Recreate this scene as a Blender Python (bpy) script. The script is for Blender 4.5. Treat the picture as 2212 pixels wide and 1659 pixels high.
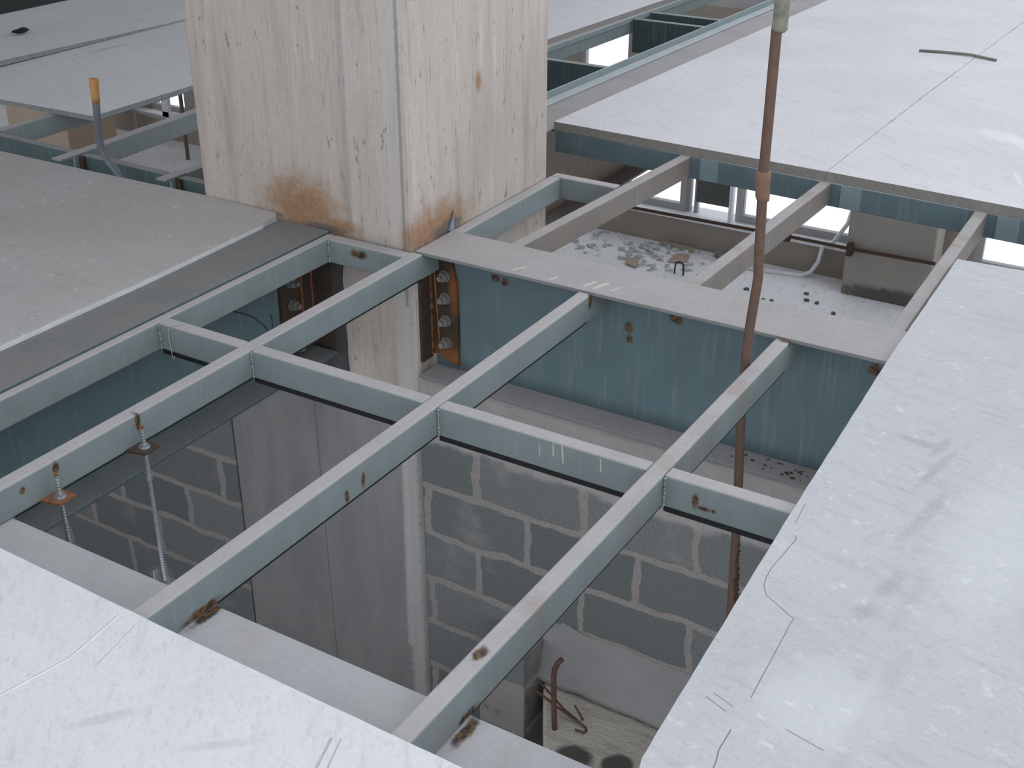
import bpy, bmesh, math, random
from mathutils import Vector, Matrix, noise as mnoise
random.seed(7)
for o in list(bpy.data.objects): bpy.data.objects.remove(o)
S = bpy.context.scene
COL = S.collection
# ------------------------------------------------------------------ camera
cd = bpy.data.cameras.new('camera'); cam = bpy.data.objects.new('camera', cd); COL.objects.link(cam)
cd.sensor_fit = 'HORIZONTAL'; cd.sensor_width = 36.0; cd.lens = 2731.1 / 2212 * 36.0
cd.clip_start = .05; cd.clip_end = 200
CR = ((.85455059, .51936757, -.00078364), (-.24082773, .39758607, .8853967), (-.4601579, .75642755, -.46483553))
M = Matrix.Identity(4)
for i in range(3):
    M[i][0] = CR[0][i]; M[i][1] = CR[1][i]; M[i][2] = -CR[2][i]
M.translation = (2.15233511, -2.20684204, 1.47643944)
cam.matrix_world = M
S.camera = cam
# ------------------------------------------------------------------ daylight
W = bpy.data.worlds.new('world'); S.world = W; W.use_nodes = True
nt = W.node_tree; nt.nodes.clear()
wo = nt.nodes.new('ShaderNodeOutputWorld'); bg = nt.nodes.new('ShaderNodeBackground')
bg.inputs['Color'].default_value = (.92, .97, 1.06, 1); bg.inputs['Strength'].default_value = 1.3
nt.links.new(bg.outputs[0], wo.inputs[0])
S.view_settings.view_transform = 'Standard'
try: S.view_settings.look = 'None'
except Exception: pass
S.view_settings.exposure = 0.0; S.view_settings.gamma = 1.0; S.view_settings.use_curve_mapping = False

# ------------------------------------------------------------------ material tools
class N:
    def __init__(s, name):
        s.m = bpy.data.materials.new(name); s.m.use_nodes = True
        s.t = s.m.node_tree; s.t.nodes.clear()
        s.out = s.t.nodes.new('ShaderNodeOutputMaterial'); s.b = s.t.nodes.new('ShaderNodeBsdfPrincipled')
        s.t.links.new(s.b.outputs[0], s.out.inputs[0])
        g = s.t.nodes.new('ShaderNodeNewGeometry'); s.pos = g.outputs['Position']; s.nor = g.outputs['True Normal']
    def set(s, sock, v):
        if isinstance(v, bpy.types.NodeSocket): s.t.links.new(v, sock)
        elif isinstance(v, (tuple, list)) and len(v) == 3 and sock.type == 'RGBA': sock.default_value = (*v, 1)
        else: sock.default_value = v
    def node(s, kind, **kw):
        n = s.t.nodes.new(kind)
        for k, v in kw.items(): setattr(n, k, v)
        return n
    def vm(s, op, a, b=(0, 0, 0)):
        n = s.node('ShaderNodeVectorMath', operation=op); s.set(n.inputs[0], a); s.set(n.inputs[1], b)
        return n.outputs['Value'] if op in ('LENGTH', 'DOT_PRODUCT') else n.outputs[0]
    def ma(s, op, a, b=0.0, c=0.0, clamp=False):
        n = s.node('ShaderNodeMath', operation=op, use_clamp=clamp); s.set(n.inputs[0], a); s.set(n.inputs[1], b); s.set(n.inputs[2], c); return n.outputs[0]
    def noise(s, scale, detail=4, vec=None, stretch=None, rough=.55, col=False):
        v = vec or s.pos
        if stretch: v = s.vm('MULTIPLY', v, stretch)
        n = s.node('ShaderNodeTexNoise'); s.set(n.inputs['Vector'], v)
        n.inputs['Scale'].default_value = scale; n.inputs['Detail'].default_value = detail; n.inputs['Roughness'].default_value = rough
        return n.outputs['Color' if col else 'Fac']
    def step(s, v, lo, hi, a=0.0, b=1.0):
        n = s.node('ShaderNodeMapRange', interpolation_type='SMOOTHSTEP')
        s.set(n.inputs['Value'], v); n.inputs['From Min'].default_value = lo; n.inputs['From Max'].default_value = hi
        n.inputs['To Min'].default_value = a; n.inputs['To Max'].default_value = b; return n.outputs['Result']
    def mix(s, f, a, b):
        n = s.node('ShaderNodeMix', data_type='RGBA'); s.set(n.inputs[0], f); s.set(n.inputs[6], a); s.set(n.inputs[7], b); return n.outputs[2]
    def xyz(s, v):
        n = s.node('ShaderNodeSeparateXYZ'); s.set(n.inputs[0], v); return n.outputs
    def comb(s, x, y, z):
        n = s.node('ShaderNodeCombineXYZ'); s.set(n.inputs[0], x); s.set(n.inputs[1], y); s.set(n.inputs[2], z); return n.outputs[0]
    def stain(s, c, r, wob=.6, ns=30, soft=.45, rot=0.0):
        v = s.vm('SUBTRACT', s.pos, c)
        if rot:
            n = s.node('ShaderNodeVectorRotate', rotation_type='Z_AXIS'); s.set(n.inputs['Vector'], v); n.inputs['Angle'].default_value = rot; v = n.outputs[0]
        d = s.vm('LENGTH', s.vm('DIVIDE', v, r))
        d = s.ma('ADD', d, s.ma('MULTIPLY', s.ma('SUBTRACT', s.noise(ns, 3), .5), 2 * wob))
        return s.step(d, 1.0 - soft, 1.0 + soft, 1.0, 0.0)
    def seg(s, a, b, w, wob=.3):
        """mask along a segment a-b of half width w (a scuff or line on the surface)"""
        ab = Vector(b) - Vector(a); L2 = ab.length_squared
        t = s.ma('DIVIDE', s.vm('DOT_PRODUCT', s.vm('SUBTRACT', s.pos, a), tuple(ab)), L2, clamp=True)
        n = s.node('ShaderNodeVectorMath', operation='SCALE'); n.inputs[0].default_value = ab; s.set(n.inputs['Scale'], t)
        d = s.vm('LENGTH', s.vm('SUBTRACT', s.vm('SUBTRACT', s.pos, a), n.outputs[0]))
        d = s.ma('ADD', s.ma('DIVIDE', d, w), s.ma('MULTIPLY', s.ma('SUBTRACT', s.noise(60, 2), .5), 2 * wob))
        return s.step(d, .4, 1.2, 1.0, 0.0)
    def sum(s, masks):
        r = masks[0]
        for k in masks[1:]: r = s.ma('MAXIMUM', r, k)
        return r
    def bump(s, h, dist=.002, strength=.5):
        n = s.node('ShaderNodeBump'); n.inputs['Distance'].default_value = dist; n.inputs['Strength'].default_value = strength
        s.set(n.inputs['Height'], h); s.t.links.new(n.outputs[0], s.b.inputs['Normal'])
    def done(s, col, rough=.8, metal=0.0, spec=.3):
        s.set(s.b.inputs['Base Color'], col); s.set(s.b.inputs['Roughness'], rough); s.b.inputs['Metallic'].default_value = metal
        s.b.inputs['Specular IOR Level'].default_value = spec
        return s.m

def m_simple(name, c, rough=.7, metal=0.0, var=.25, sc=40, spec=.3):
    n = N(name); f = n.noise(sc, 4)
    return n.done(n.mix(f, tuple(k * (1 - var) for k in c), tuple(k * (1 + var) for k in c)), rough, metal, spec)

def m_steel(name, base=(.205, .24, .238), dust=(.43, .40, .39), amount=.9, stains=(), rust=0.0, chalk=()):
    n = N(name)
    f = n.noise(9, 5); g = n.noise(70, 3)
    c = n.mix(f, tuple(k * .78 for k in base), tuple(k * 1.18 for k in base))
    c = n.mix(n.ma('MULTIPLY', n.step(n.noise(5, 4, stretch=(14, 14, .9)), .5, .75), .28), c, (.27, .31, .31))       # wash streaks
    up = n.step(n.xyz(n.nor)[2], .35, .95)
    d = n.ma('MULTIPLY', up, n.step(n.noise(6, 5), .18, .62, amount * .72, amount))
    c = n.mix(d, c, n.mix(g, tuple(k * .82 for k in dust), tuple(k * 1.1 for k in dust)))
    if rust:
        c = n.mix(n.ma('MULTIPLY', n.step(n.noise(7, 6), .5, .72), rust), c, n.mix(g, (.20, .10, .055), (.30, .19, .13)))
    ms = [n.stain(cc, r, .7, 45, .4) for cc, r in stains]
    if ms:
        q = n.sum(ms)
        c = n.mix(n.ma('MULTIPLY', q, .95), c, n.mix(n.step(n.noise(80, 3), .4, .6), (.022, .014, .008), (.15, .07, .025)))
    if chalk: c = n.mix(n.ma('MULTIPLY', n.sum([n.seg(a, b, w, .7) for a, b, w in chalk]), .75), c, (.55, .53, .48))
    n.bump(g, .0008, .35)
    return n.done(c, .62, 0.0, .35)

def m_panel(name, base=(.63, .635, .65), marks=(), lights=(), ang=.5, dark=.86, brown=0.0, edge=None):
    n = N(name)
    sp = n.node('ShaderNodeVectorRotate', rotation_type='Z_AXIS'); n.set(sp.inputs['Vector'], n.pos); sp.inputs['Angle'].default_value = ang
    st = n.noise(3.2, 5, vec=sp.outputs[0], stretch=(1, 9, 1)); f = n.noise(2.2, 5); g = n.noise(220, 2); sm = n.noise(16, 5, vec=sp.outputs[0], stretch=(1, 3.5, 1))
    c = n.mix(f, tuple(k * dark for k in base), tuple(min(k * 1.1, .9) for k in base))
    c = n.mix(n.step(st, .52, .78, 0, .4), c, tuple(k * .7 for k in base))
    c = n.mix(n.step(sm, .56, .74, 0, .33), c, tuple(k * .62 for k in base))
    c = n.mix(n.step(n.noise(34, 5), .60, .74, 0, .4), c, (.80, .80, .81))
    c = n.mix(n.step(n.noise(75, 4, vec=sp.outputs[0], stretch=(1, 1.8, 1)), .5, .72, 0, .26), c, tuple(k * .6 for k in base))
    c = n.mix(n.step(g, .3, .7, 0, .14), c, tuple(k * .6 for k in base))
    if brown: c = n.mix(n.step(n.noise(1.7, 4), .35, .7, 0, brown), c, (.36, .32, .28))
    if marks:
        c = n.mix(n.ma('MULTIPLY', n.sum(marks_of(n, marks)), .85), c, n.mix(n.noise(90, 3), (.27, .27, .27), (.5, .5, .5)))
    if lights:
        c = n.mix(n.ma('MULTIPLY', n.sum(marks_of(n, lights)), .7), c, (.85, .86, .88))
    if edge: c = n.mix(n.step(n.xyz(n.nor)[2], .3, .8, 1, 0), c, n.mix(n.noise(60, 4), tuple(k * .7 for k in edge), tuple(k * 1.25 for k in edge)))
    n.bump(n.noise(90, 4), .0012, .25)
    return n.done(c, .82, 0, .25)
def marks_of(n, L):
    r = []
    for k in L:
        if k[0] == 'seg': r.append(n.seg(k[1], k[2], k[3], k[4] if len(k) > 4 else .3))
        else:
            q = n.stain(k[1], k[2], .55, 28, .5, k[3] if len(k) > 3 else 0.0); r.append(n.ma('MULTIPLY', q, k[4] if len(k) > 4 else .7))
    return r

def m_concrete(name, base=(.40, .365, .325), stains=(), darks=(), streak=True, bands=(), grey_below=None):
    n = N(name)
    f = n.noise(2.0, 6); s1 = n.noise(3.0, 6, stretch=(7, 7, .45)); s2 = n.noise(9, 5, stretch=(9, 9, .9)); g = n.noise(140, 3)
    c = n.mix(f, tuple(k * .8 for k in base), tuple(k * 1.16 for k in base))
    if streak:
        c = n.mix(n.step(s1, .5, .72, 0, .6), c, tuple(k * .6 for k in base))
        c = n.mix(n.step(s1, .30, .47, .4, 0), c, (base[0] * 1.32, base[1] * 1.33, base[2] * 1.36))
        c = n.mix(n.step(s2, .60, .76, 0, .75), c, tuple(k * .40 for k in base))
        c = n.mix(n.step(n.noise(26, 5, stretch=(6, 6, .35)), .5, .72, 0, .4), c, tuple(k * .6 for k in base))
        c = n.mix(n.step(n.noise(1.6, 5, stretch=(2.5, 2.5, .8)), .5, .7, 0, .3), c, (base[0] * .72, base[1] * .66, base[2] * .6))
        c = n.mix(n.step(n.noise(26, 3, stretch=(2.2, 2.2, .7)), .66, .73, 0, .75), c, tuple(k * .4 for k in base))
    c = n.mix(n.step(g, .35, .7, 0, .25), c, tuple(k * .62 for k in base))
    if grey_below:
        c = n.mix(n.step(n.ma('ADD', n.xyz(n.pos)[2], n.ma('MULTIPLY', n.noise(5, 3), .05)), grey_below - .02, grey_below + .05, 1, 0), c, n.mix(n.step(n.noise(3.5, 6, stretch=(3, 3, .8)), .3, .7), (.29, .285, .275), (.235, .232, .225)))  # darker, greyer concrete below this height
    for (a, b, w, amt, cc) in bands: c = n.mix(n.ma('MULTIPLY', n.seg(a, b, w, .5), amt), c, cc)
    if stains:
        q = n.sum([n.stain(cc, r, .6, 22, .65) for cc, r in stains])
        c = n.mix(n.ma('MULTIPLY', q, .85), c, n.mix(n.noise(60, 4), (.16, .075, .03), (.46, .25, .12)))
    if darks:
        q = n.sum([n.stain(cc, r, .5, 30, .4) for cc, r in darks]); c = n.mix(n.ma('MULTIPLY', q, .9), c, tuple(k * .28 for k in base))
    n.bump(n.ma('ADD', g, s2), .0025, .4)
    return n.done(c, .9, 0, .2)

def m_block(name, axis='x', u0=.178, smear=.6):
    n = N(name)
    wob = n.noise(7, 3, col=True)
    p = n.vm('ADD', n.pos, n.vm('MULTIPLY', n.vm('SUBTRACT', wob, (.5, .5, .5)), (.065, .065, .05)))
    x, y, z = n.xyz(p)
    u = n.ma('SUBTRACT', x if axis == 'x' else y, u0 - 8.0)
    v = n.ma('ADD', z, .668 + 1.97 * 2)
    br = n.node('ShaderNodeTexBrick'); br.offset = .5; br.offset_frequency = 2; br.squash = 1.0
    n.set(br.inputs['Vector'], n.comb(u, v, 0.0))
    br.inputs['Scale'].default_value = 1.0; br.inputs['Brick Width'].default_value = .4; br.inputs['Row Height'].default_value = .197
    br.inputs['Mortar Size'].default_value = .016; br.inputs['Mortar Smooth'].default_value = .35; br.inputs['Bias'].default_value = 0
    br.inputs['Color1'].default_value = (.15, .165, .163, 1); br.inputs['Color2'].default_value = (.22, .23, .225, 1); br.inputs['Mortar'].default_value = (.34, .31, .285, 1)
    g = n.noise(150, 3); c = br.outputs['Color']
    c = n.mix(n.step(g, .35, .72, 0, .4), c, (.10, .108, .106))
    c = n.mix(n.step(n.noise(4, 5), .56 if smear < .7 else .4, .7, 0, smear), c, (.31, .29, .265))                # smeared mortar
    band = n.step(n.ma('ADD', z, n.ma('MULTIPLY', n.ma('SUBTRACT', n.noise(9, 4), .5), .09)), -.705, -.675)
    c = n.mix(n.ma('MULTIPLY', band, .88), c, n.mix(n.noise(14, 5), (.30, .28, .26), (.46, .44, .43)))   # top course smeared over with mortar
    n.bump(n.ma('ADD', n.ma('MULTIPLY', br.outputs['Fac'], -.6), n.ma('MULTIPLY', g, .5)), .006, .6)
    return n.done(c, .92, 0, .15)

# ------------------------------------------------------------------ mesh tools
class MB:
    def __init__(s): s.v = []; s.f = []
    def add(s, vs, fs):
        b = len(s.v); s.v += [tuple(p) for p in vs]; s.f += [tuple(b + i for i in q) for q in fs]; return s
    def box(s, x0, x1, y0, y1, z0, z1):
        return s.prism([(x0, y0), (x1, y0), (x1, y1), (x0, y1)], z0, z1)
    def prism(s, poly, z0, z1):
        k = len(poly); z0 = z0 if isinstance(z0, (list, tuple)) else [z0] * k; z1 = z1 if isinstance(z1, (list, tuple)) else [z1] * k
        vs = [(p[0], p[1], z) for p, z in zip(poly, z0)] + [(p[0], p[1], z) for p, z in zip(poly, z1)]
        return s.add(vs, [tuple(range(k))[::-1], tuple(range(k, 2 * k))] + [(i, (i + 1) % k, k + (i + 1) % k, k + i) for i in range(k)])
    def ext(s, axis, poly, a0, a1):
        """poly in the plane across axis ('x': (y,z); 'y': (x,z)) swept from a0 to a1"""
        k = len(poly); mk = (lambda a, p: (a, p[0], p[1])) if axis == 'x' else (lambda a, p: (p[0], a, p[1]))
        vs = [mk(a0, p) for p in poly] + [mk(a1, p) for p in poly]
        return s.add(vs, [tuple(range(k))[::-1], tuple(range(k, 2 * k))] + [(i, (i + 1) % k, k + (i + 1) % k, k + i) for i in range(k)])
    def tube(s, pts, r, n=12, cap=True):
        pts = [Vector(p) for p in pts]; R = r if isinstance(r, (list, tuple)) else [r] * len(pts); rings = []
        ref = None
        for i, p in enumerate(pts):
            d = (pts[min(i + 1, len(pts) - 1)] - pts[max(i - 1, 0)]).normalized()
            if ref is None: ref = d.orthogonal().normalized()
            ref = (ref - d * ref.dot(d)).normalized(); b = d.cross(ref)
            rings.append([p + R[i] * (math.cos(2 * math.pi * k / n) * ref + math.sin(2 * math.pi * k / n) * b) for k in range(n)])
        vs = [v for rg in rings for v in rg]; fs = []
        for i in range(len(pts) - 1):
            for k in range(n): fs.append((i * n + k, i * n + (k + 1) % n, (i + 1) * n + (k + 1) % n, (i + 1) * n + k))
        if cap: fs += [tuple(range(n))[::-1], tuple(range((len(pts) - 1) * n, len(pts) * n))]
        return s.add(vs, fs)
    def lump(s, c, r, seed=0, sub=1, amt=.35):
        bm = bmesh.new(); bmesh.ops.create_icosphere(bm, subdivisions=sub, radius=1.0); r = r if isinstance(r, (list, tuple)) else (r, r, r)
        vs = []
        for v in bm.verts:
            k = 1 + amt * mnoise.noise(v.co * 1.6 + Vector((seed * 3.7, seed * 1.3, 0)))
            vs.append((c[0] + v.co.x * r[0] * k, c[1] + v.co.y * r[1] * k, c[2] + v.co.z * r[2] * k))
        fs = [tuple(v.index for v in f.verts) for f in bm.faces]; bm.free(); return s.add(vs, fs)

def build(name, mb, mat, parent=None, base=(0, 0, 0), bevel=0.0, smooth=False, seg=2):
    base = Vector(base)
    me = bpy.data.meshes.new(name); me.from_pydata([tuple(Vector(v) - base) for v in mb.v], [], mb.f); me.update()
    bm = bmesh.new(); bm.from_mesh(me); bmesh.ops.recalc_face_normals(bm, faces=bm.faces); bm.to_mesh(me); bm.free()
    if smooth:
        for p in me.polygons: p.use_smooth = True
    o = bpy.data.objects.new(name, me); COL.objects.link(o); me.materials.append(mat)
    if parent is not None: o.parent = parent
    else: o.location = base
    if bevel:
        b = o.modifiers.new('bevel', 'BEVEL'); b.width = bevel; b.segments = seg; b.limit_method = 'ANGLE'; b.angle_limit = math.radians(40)
    return o
def tag(o, label=None, cat=None, group=None, kind=None):
    if label: o['label'] = label
    if cat: o['category'] = cat
    if group: o['group'] = group
    if kind: o['kind'] = kind
    return o
class Thing:
    def __init__(s, name, label, cat, base=(0, 0, 0), group=None, kind='thing'):
        s.base = Vector(base); s.o = bpy.data.objects.new(name, None); COL.objects.link(s.o); s.o.location = base; s.o.empty_display_size = .05
        tag(s.o, label, cat, group, kind)
    def part(s, name, mb, mat, parent=None, label=None, **kw):
        o = build(name, mb, mat, parent or s.o, s.base, **kw)
        if label: o['label'] = label
        return o
def single(name, mb, mat, label, cat, base=(0, 0, 0), group=None, kind='thing', **kw):
    return tag(build(name, mb, mat, None, base, **kw), label, cat, group, kind)
def struct(name, mb, mat, base=(0, 0, 0), label=None, **kw):
    return tag(build(name, mb, mat, None, base, **kw), label, None, None, 'structure')
Q = lambda *a: list(a)

# ------------------------------------------------------------------ materials
STEEL = m_steel('teal_painted_steel')
STEEL_OLD = m_steel('dusty_brown_grey_steel', base=(.195, .172, .148), dust=(.38, .36, .35), rust=.55)
STEEL_RUSTY = m_steel('teal_steel_with_rusty_top', rust=.6, stains=[((1.19, -.06, -.002), (.012, .03, .01)), ((1.176, .0, -.002), (.02, .03, .008))])
STEEL_J1 = m_steel('teal_steel_one', stains=[((0, -.405, -.02), (.02, .008, .03)), ((0, -.655, -.02), (.02, .009, .016)), ((0, -.75, -.03), (.02, .008, .008))])
STEEL_J2 = m_steel('teal_steel_two', stains=[((.595, -.30, -.05), (.02, .008, .018)), ((.595, -.36, -.06), (.02, .007, .015)), ((.597, -.82, -.073), (.03, .05, .012)), ((.597, .79, -.012), (.012, .014, .03))])
STEEL_J3 = m_steel('teal_steel_three', rust=.3, stains=[((1.18, -.72, .0), (.012, .02, .006)), ((1.204, -.80, -.075), (.03, .035, .012)), ((1.19, .79, -.003), (.03, .012, .01))])
STEEL_K = m_steel('teal_steel_with_stain', stains=[((-.215, .746, -.028), (.03, .01, .014))])
STEEL_B = m_steel('teal_beam_steel', base=(.115, .172, .187), stains=[((.205, .897, -.072), (.016, .02, .012)), ((.24, .897, -.078), (.014, .02, .014)), ((.823, .897, -.062), (.022, .02, .02)), ((.673, .897, -.13), (.012, .02, .016)), ((.676, .897, -.165), (.01, .02, .014)), ((1.411, .897, -.075), (.02, .02, .016)), ((.6, .798, 0), (.05, .02, .012))])
CHALK = [((.313, .828, .005), (.334, .862, .005), .006), ((.446, .821, .005), (.455, .847, .005), .006), ((.558, .831, .005), (.568, .87, .005), .008), ((.589, .83, .005), (.604, .875, .005), .009), ((.64, .84, .005), (.65, .87, .005), .005)]
FLANGE = m_steel('dusty_flange_steel', base=(.20, .205, .20), dust=(.37, .345, .335), amount=.97, chalk=CHALK)
REARSTEEL = m_steel('bounce_tinted_beam', base=(.20, .155, .12), dust=(.35, .335, .33), amount=.97)  # brown base stands in for warm bounced light on the rear beam
FLANGE_L = m_steel('dark_dusty_flange_steel', base=(.075, .115, .12), dust=(.22, .21, .20), amount=.85)
FLANGE_N = m_steel('scuffed_flange_steel', base=(.235, .275, .285), dust=(.47, .45, .445), amount=.72, rust=.1, stains=[((.605, -.815, -.082), (.012, .045, .02)), ((1.217, -.825, -.082), (.012, .04, .02))])
RUST = m_simple('rust', (.19, .085, .042), .85, 0, .55, 55)
RUST_DARK = m_simple('dark_rust', (.062, .043, .03), .85, 0, .6, 60)
def m_plate():
    n = N('rusted_plate'); g = n.noise(45, 5); q = n.sum([n.stain((.03, .884, -.40), (.07, .03, .055), .6, 30, .6), n.stain((.055, .884, -.15), (.018, .03, .08), .6, 30, .6)])
    c = n.mix(g, (.03, .024, .02), (.09, .058, .036)); c = n.mix(n.ma('MULTIPLY', q, .9), c, n.mix(n.noise(90, 3), (.14, .055, .02), (.30, .12, .045)))
    n.bump(g, .001, .5); return n.done(c, .85, 0, .2)
RUSTPLATE = m_plate()
RUSTPIPE = m_simple('rusty_brown_pipe', (.135, .083, .062), .75, 0, .35, 45)
RUSTPIPE_L = m_simple('light_rusty_coupling', (.21, .125, .085), .8, 0, .35, 60)
COUPLING = m_simple('green_grey_coupling', (.20, .20, .155), .7, 0, .8, 50)
ZINC = m_simple('zinc_plated_steel', (.42, .45, .47), .38, .75, .25, 80)
BOLT = m_simple('weathered_bolt_steel', (.24, .235, .225), .55, .4, .35, 90)
WELD = m_simple('weld_metal', (.36, .385, .39), .42, .6, .4, 160)
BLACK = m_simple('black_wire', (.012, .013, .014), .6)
STRING = m_simple('pale_tie_wire', (.50, .44, .37), .7)
ORANGE = m_simple('orange_tape', (.55, .27, .10), .75, 0, .25, 60)
CONDUIT = m_simple('grey_conduit', (.135, .15, .165), .5, 0, .2, 30)
SLIVER = m_simple('blue_grey_sliver', (.22, .27, .32), .5)
DARKSTEEL = m_steel('shade_painted_joist_steel', base=(.05, .075, .08), dust=(.30, .31, .30))  # darkened copy of the teal steel, shade put into its colour
WHITEP = m_simple('white_paint', (.78, .79, .80), .6, 0, .08)
GREYFR = m_simple('grey_window_frame', (.36, .36, .355), .55, 0, .15)
PLASTER_CHIP = m_simple('grey_plaster_chip', (.44, .47, .47), .9, 0, .4, 60)
BROWNSHEET = m_simple('tan_sheet', (.42, .33, .27), .9, 0, .15)
TIMBER = m_simple('pale_timber', (.40, .33, .26), .85, 0, .3)
GLASSDARK = m_simple('dark_grey_board', (.10, .105, .10), .6)
COLUMN = m_concrete('column_concrete', base=(.53, .472, .418), grey_below=-.56, stains=[((-.49, .81, .055), (.15, .05, .10)), ((-.36, .81, .015), (.09, .05, .04)), ((-.045, .84, .03), (.05, .05, .05)), ((-.045, .95, .035), (.05, .16, .07)), ((-.045, 1.2, .45), (.02, .018, .03))],
    darks=[((-.045, 1.0, .012), (.03, .09, .025)), ((-.40, .81, .005), (.08, .03, .014))],
    bands=[((-.287, .81, 1.2), (-.30, .81, -.1), .016, .55, (.33, .31, .29)), ((-.26, .81, 1.2), (-.27, .81, .0), .015, .5, (.52, .49, .455)), ((-.10, .81, 1.2), (-.095, .81, -2), .035, .6, (.53, .50, .47)),
           ((-.08, .81, .8), (-.08, .81, -.2), .008, .6, (.2, .19, .17)), ((-.5, .81, -.55), (-.045, .81, -.56), .004, .8, (.12, .11, .1)), ((-.5, .81, -.575), (-.045, .81, -.585), .003, .8, (.12, .11, .1)),
           ((-.51, .81, -.6), (-.50, .81, -1.9), .004, .7, (.13, .12, .11)), ((-.12, .81, -.8), (-.13, .81, -1.6), .016, .6, (.5, .49, .47))])
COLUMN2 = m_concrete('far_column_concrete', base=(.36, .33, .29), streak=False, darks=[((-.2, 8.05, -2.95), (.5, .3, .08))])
TANCOL = m_concrete('tan_column_concrete', base=(.42, .33, .25), streak=False)
PARAPET = m_concrete('parapet_plaster', base=(.34, .30, .255), streak=False)
DARKCONC = m_concrete('unseen_shading_concrete', base=(.42, .41, .40), streak=False)
EMBED = m_concrete('embedded_plate_dark', base=(.085, .085, .086), streak=True)
BLOCK = m_block('concrete_blocks'); BLOCKY = m_block('concrete_blocks_return', 'y', .267, .9)
def m_floor():
    n = N('dusty_lower_floor'); f = n.noise(2.5, 6); g = n.noise(40, 4)
    c = n.mix(f, (.76, .76, .77), (.92, .92, .93)); c = n.mix(n.step(g, .52, .72, 0, .5), c, (.42, .41, .40)); c = n.mix(n.step(n.noise(14, 5), .55, .7, 0, .4), c, (.50, .49, .48))
    n.bump(g, .01, .5); return n.done(c, .95, 0, .1)
FLOOR = m_floor()
def m_landing():
    n = N('sandy_landing'); f = n.noise(6, 6); g = n.noise(60, 4); s = n.noise(9, 5, stretch=(1, 4, 1))
    c = n.mix(f, (.44, .40, .345), (.62, .57, .50)); c = n.mix(n.step(s, .5, .7, 0, .5), c, (.32, .29, .25))
    q = n.sum([n.stain((.735, .50, -1.49), (.062, .062, .2), .35, 14, .2), n.stain((.875, .545, -1.49), (.05, .06, .2), .35, 14, .2)])
    c = n.mix(n.ma('MULTIPLY', q, .92), c, (.07, .066, .06)); n.bump(n.ma('ADD', f, g), .012, .6); return n.done(c, .95, 0, .1)
LANDING = m_landing()
def m_plaster():
    n = N('grey_plaster'); f = n.noise(7, 6); g = n.noise(80, 4)
    c = n.mix(f, (.235, .235, .23), (.34, .335, .325)); n.bump(n.ma('ADD', f, g), .004, .5); return n.done(c, .93, 0, .15)
PLASTER = m_plaster()
zp = .02
P_NEAR = m_panel('board_near', (.665, .665, .68), ang=.9, marks=[('seg', (.557, -1.249, zp), (.582, -1.122, zp), .0014), ('seg', (.582, -1.122, zp), (.565, -.990, zp), .0014), ('seg', (.615, -1.0, zp), (.639, -1.116, zp), .0012), ('st', (.75, -1.2, zp), (.05, .012, .05), -.9, .4), ('st', (.95, -1.15, zp), (.06, .01, .05), -.7, .35),
    ('seg', (1.10, -1.04, zp), (1.13, -1.13, zp), .003), ('seg', (1.115, -1.035, zp), (1.145, -1.12, zp), .002)], lights=[('seg', (.560, -1.249, zp), (.585, -1.122, zp), .0022), ('seg', (.585, -1.122, zp), (.568, -.990, zp), .002)])
P_RIGHT = m_panel('board_right', (.515, .52, .525), ang=.2, marks=[('st', (1.645, .40, zp), (.05, .014, .05), .2, 1.0), ('st', (1.70, .40, zp), (.012, .05, .05), .2, .8), ('st', (1.715, .30, zp), (.010, .09, .05), .15, .85), ('st', (1.745, .10, zp), (.014, .11, .05), .15, .7), ('st', (1.755, -.03, zp), (.05, .014, .05), -.4, .45), ('st', (1.68, -.02, zp), (.012, .03, .05), .4, .3),
    ('st', (1.752, -.17, zp), (.016, .05, .05), .2, .75), ('st', (1.738, -.27, zp), (.018, .03, .05), .4, .85), ('st', (1.80, -.2, zp), (.012, .12, .05), .05, .3), ('st', (1.825, -.55, zp), (.016, .2, .05), .05, .35)],
    lights=[('st', (1.9, .1, zp), (.1, .25, .05), 0, .25), ('st', (1.75, -.55, zp), (.1, .1, .05), 0, .25)])
P_LEFT = m_panel('board_left', (.445, .432, .42), ang=.0, brown=.3, marks=[('seg', (-.77, -.16, zp), (-.781, .049, zp), .006, .7), ('seg', (-.781, .049, zp), (-.74, .38, zp), .006, .8), ('seg', (-.70, .30, zp), (-.65, .62, zp), .005, .8), ('st', (-1.15, .5, zp), (.06, .01, .05), -.8, .7)])
P_FAR = m_panel('board_far', (.66, .648, .655), ang=.6, brown=.12, edge=(.26, .245, .225), lights=[('st', (1.3, 2.9, .036), (.12, .05, .05), .5, .5), ('st', (1.42, 2.75, .036), (.1, .012, .05), .9, .6), ('st', (1.45, 2.4, .036), (.08, .008, .05), 1.2, .5)])
P_FARL = m_panel('board_far_left', (.68, .685, .685), ang=.3, edge=(.24, .26, .25), marks=[('st', (-2.9, 2.2, zp), (.02, .12, .05), 0, .6)])

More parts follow.
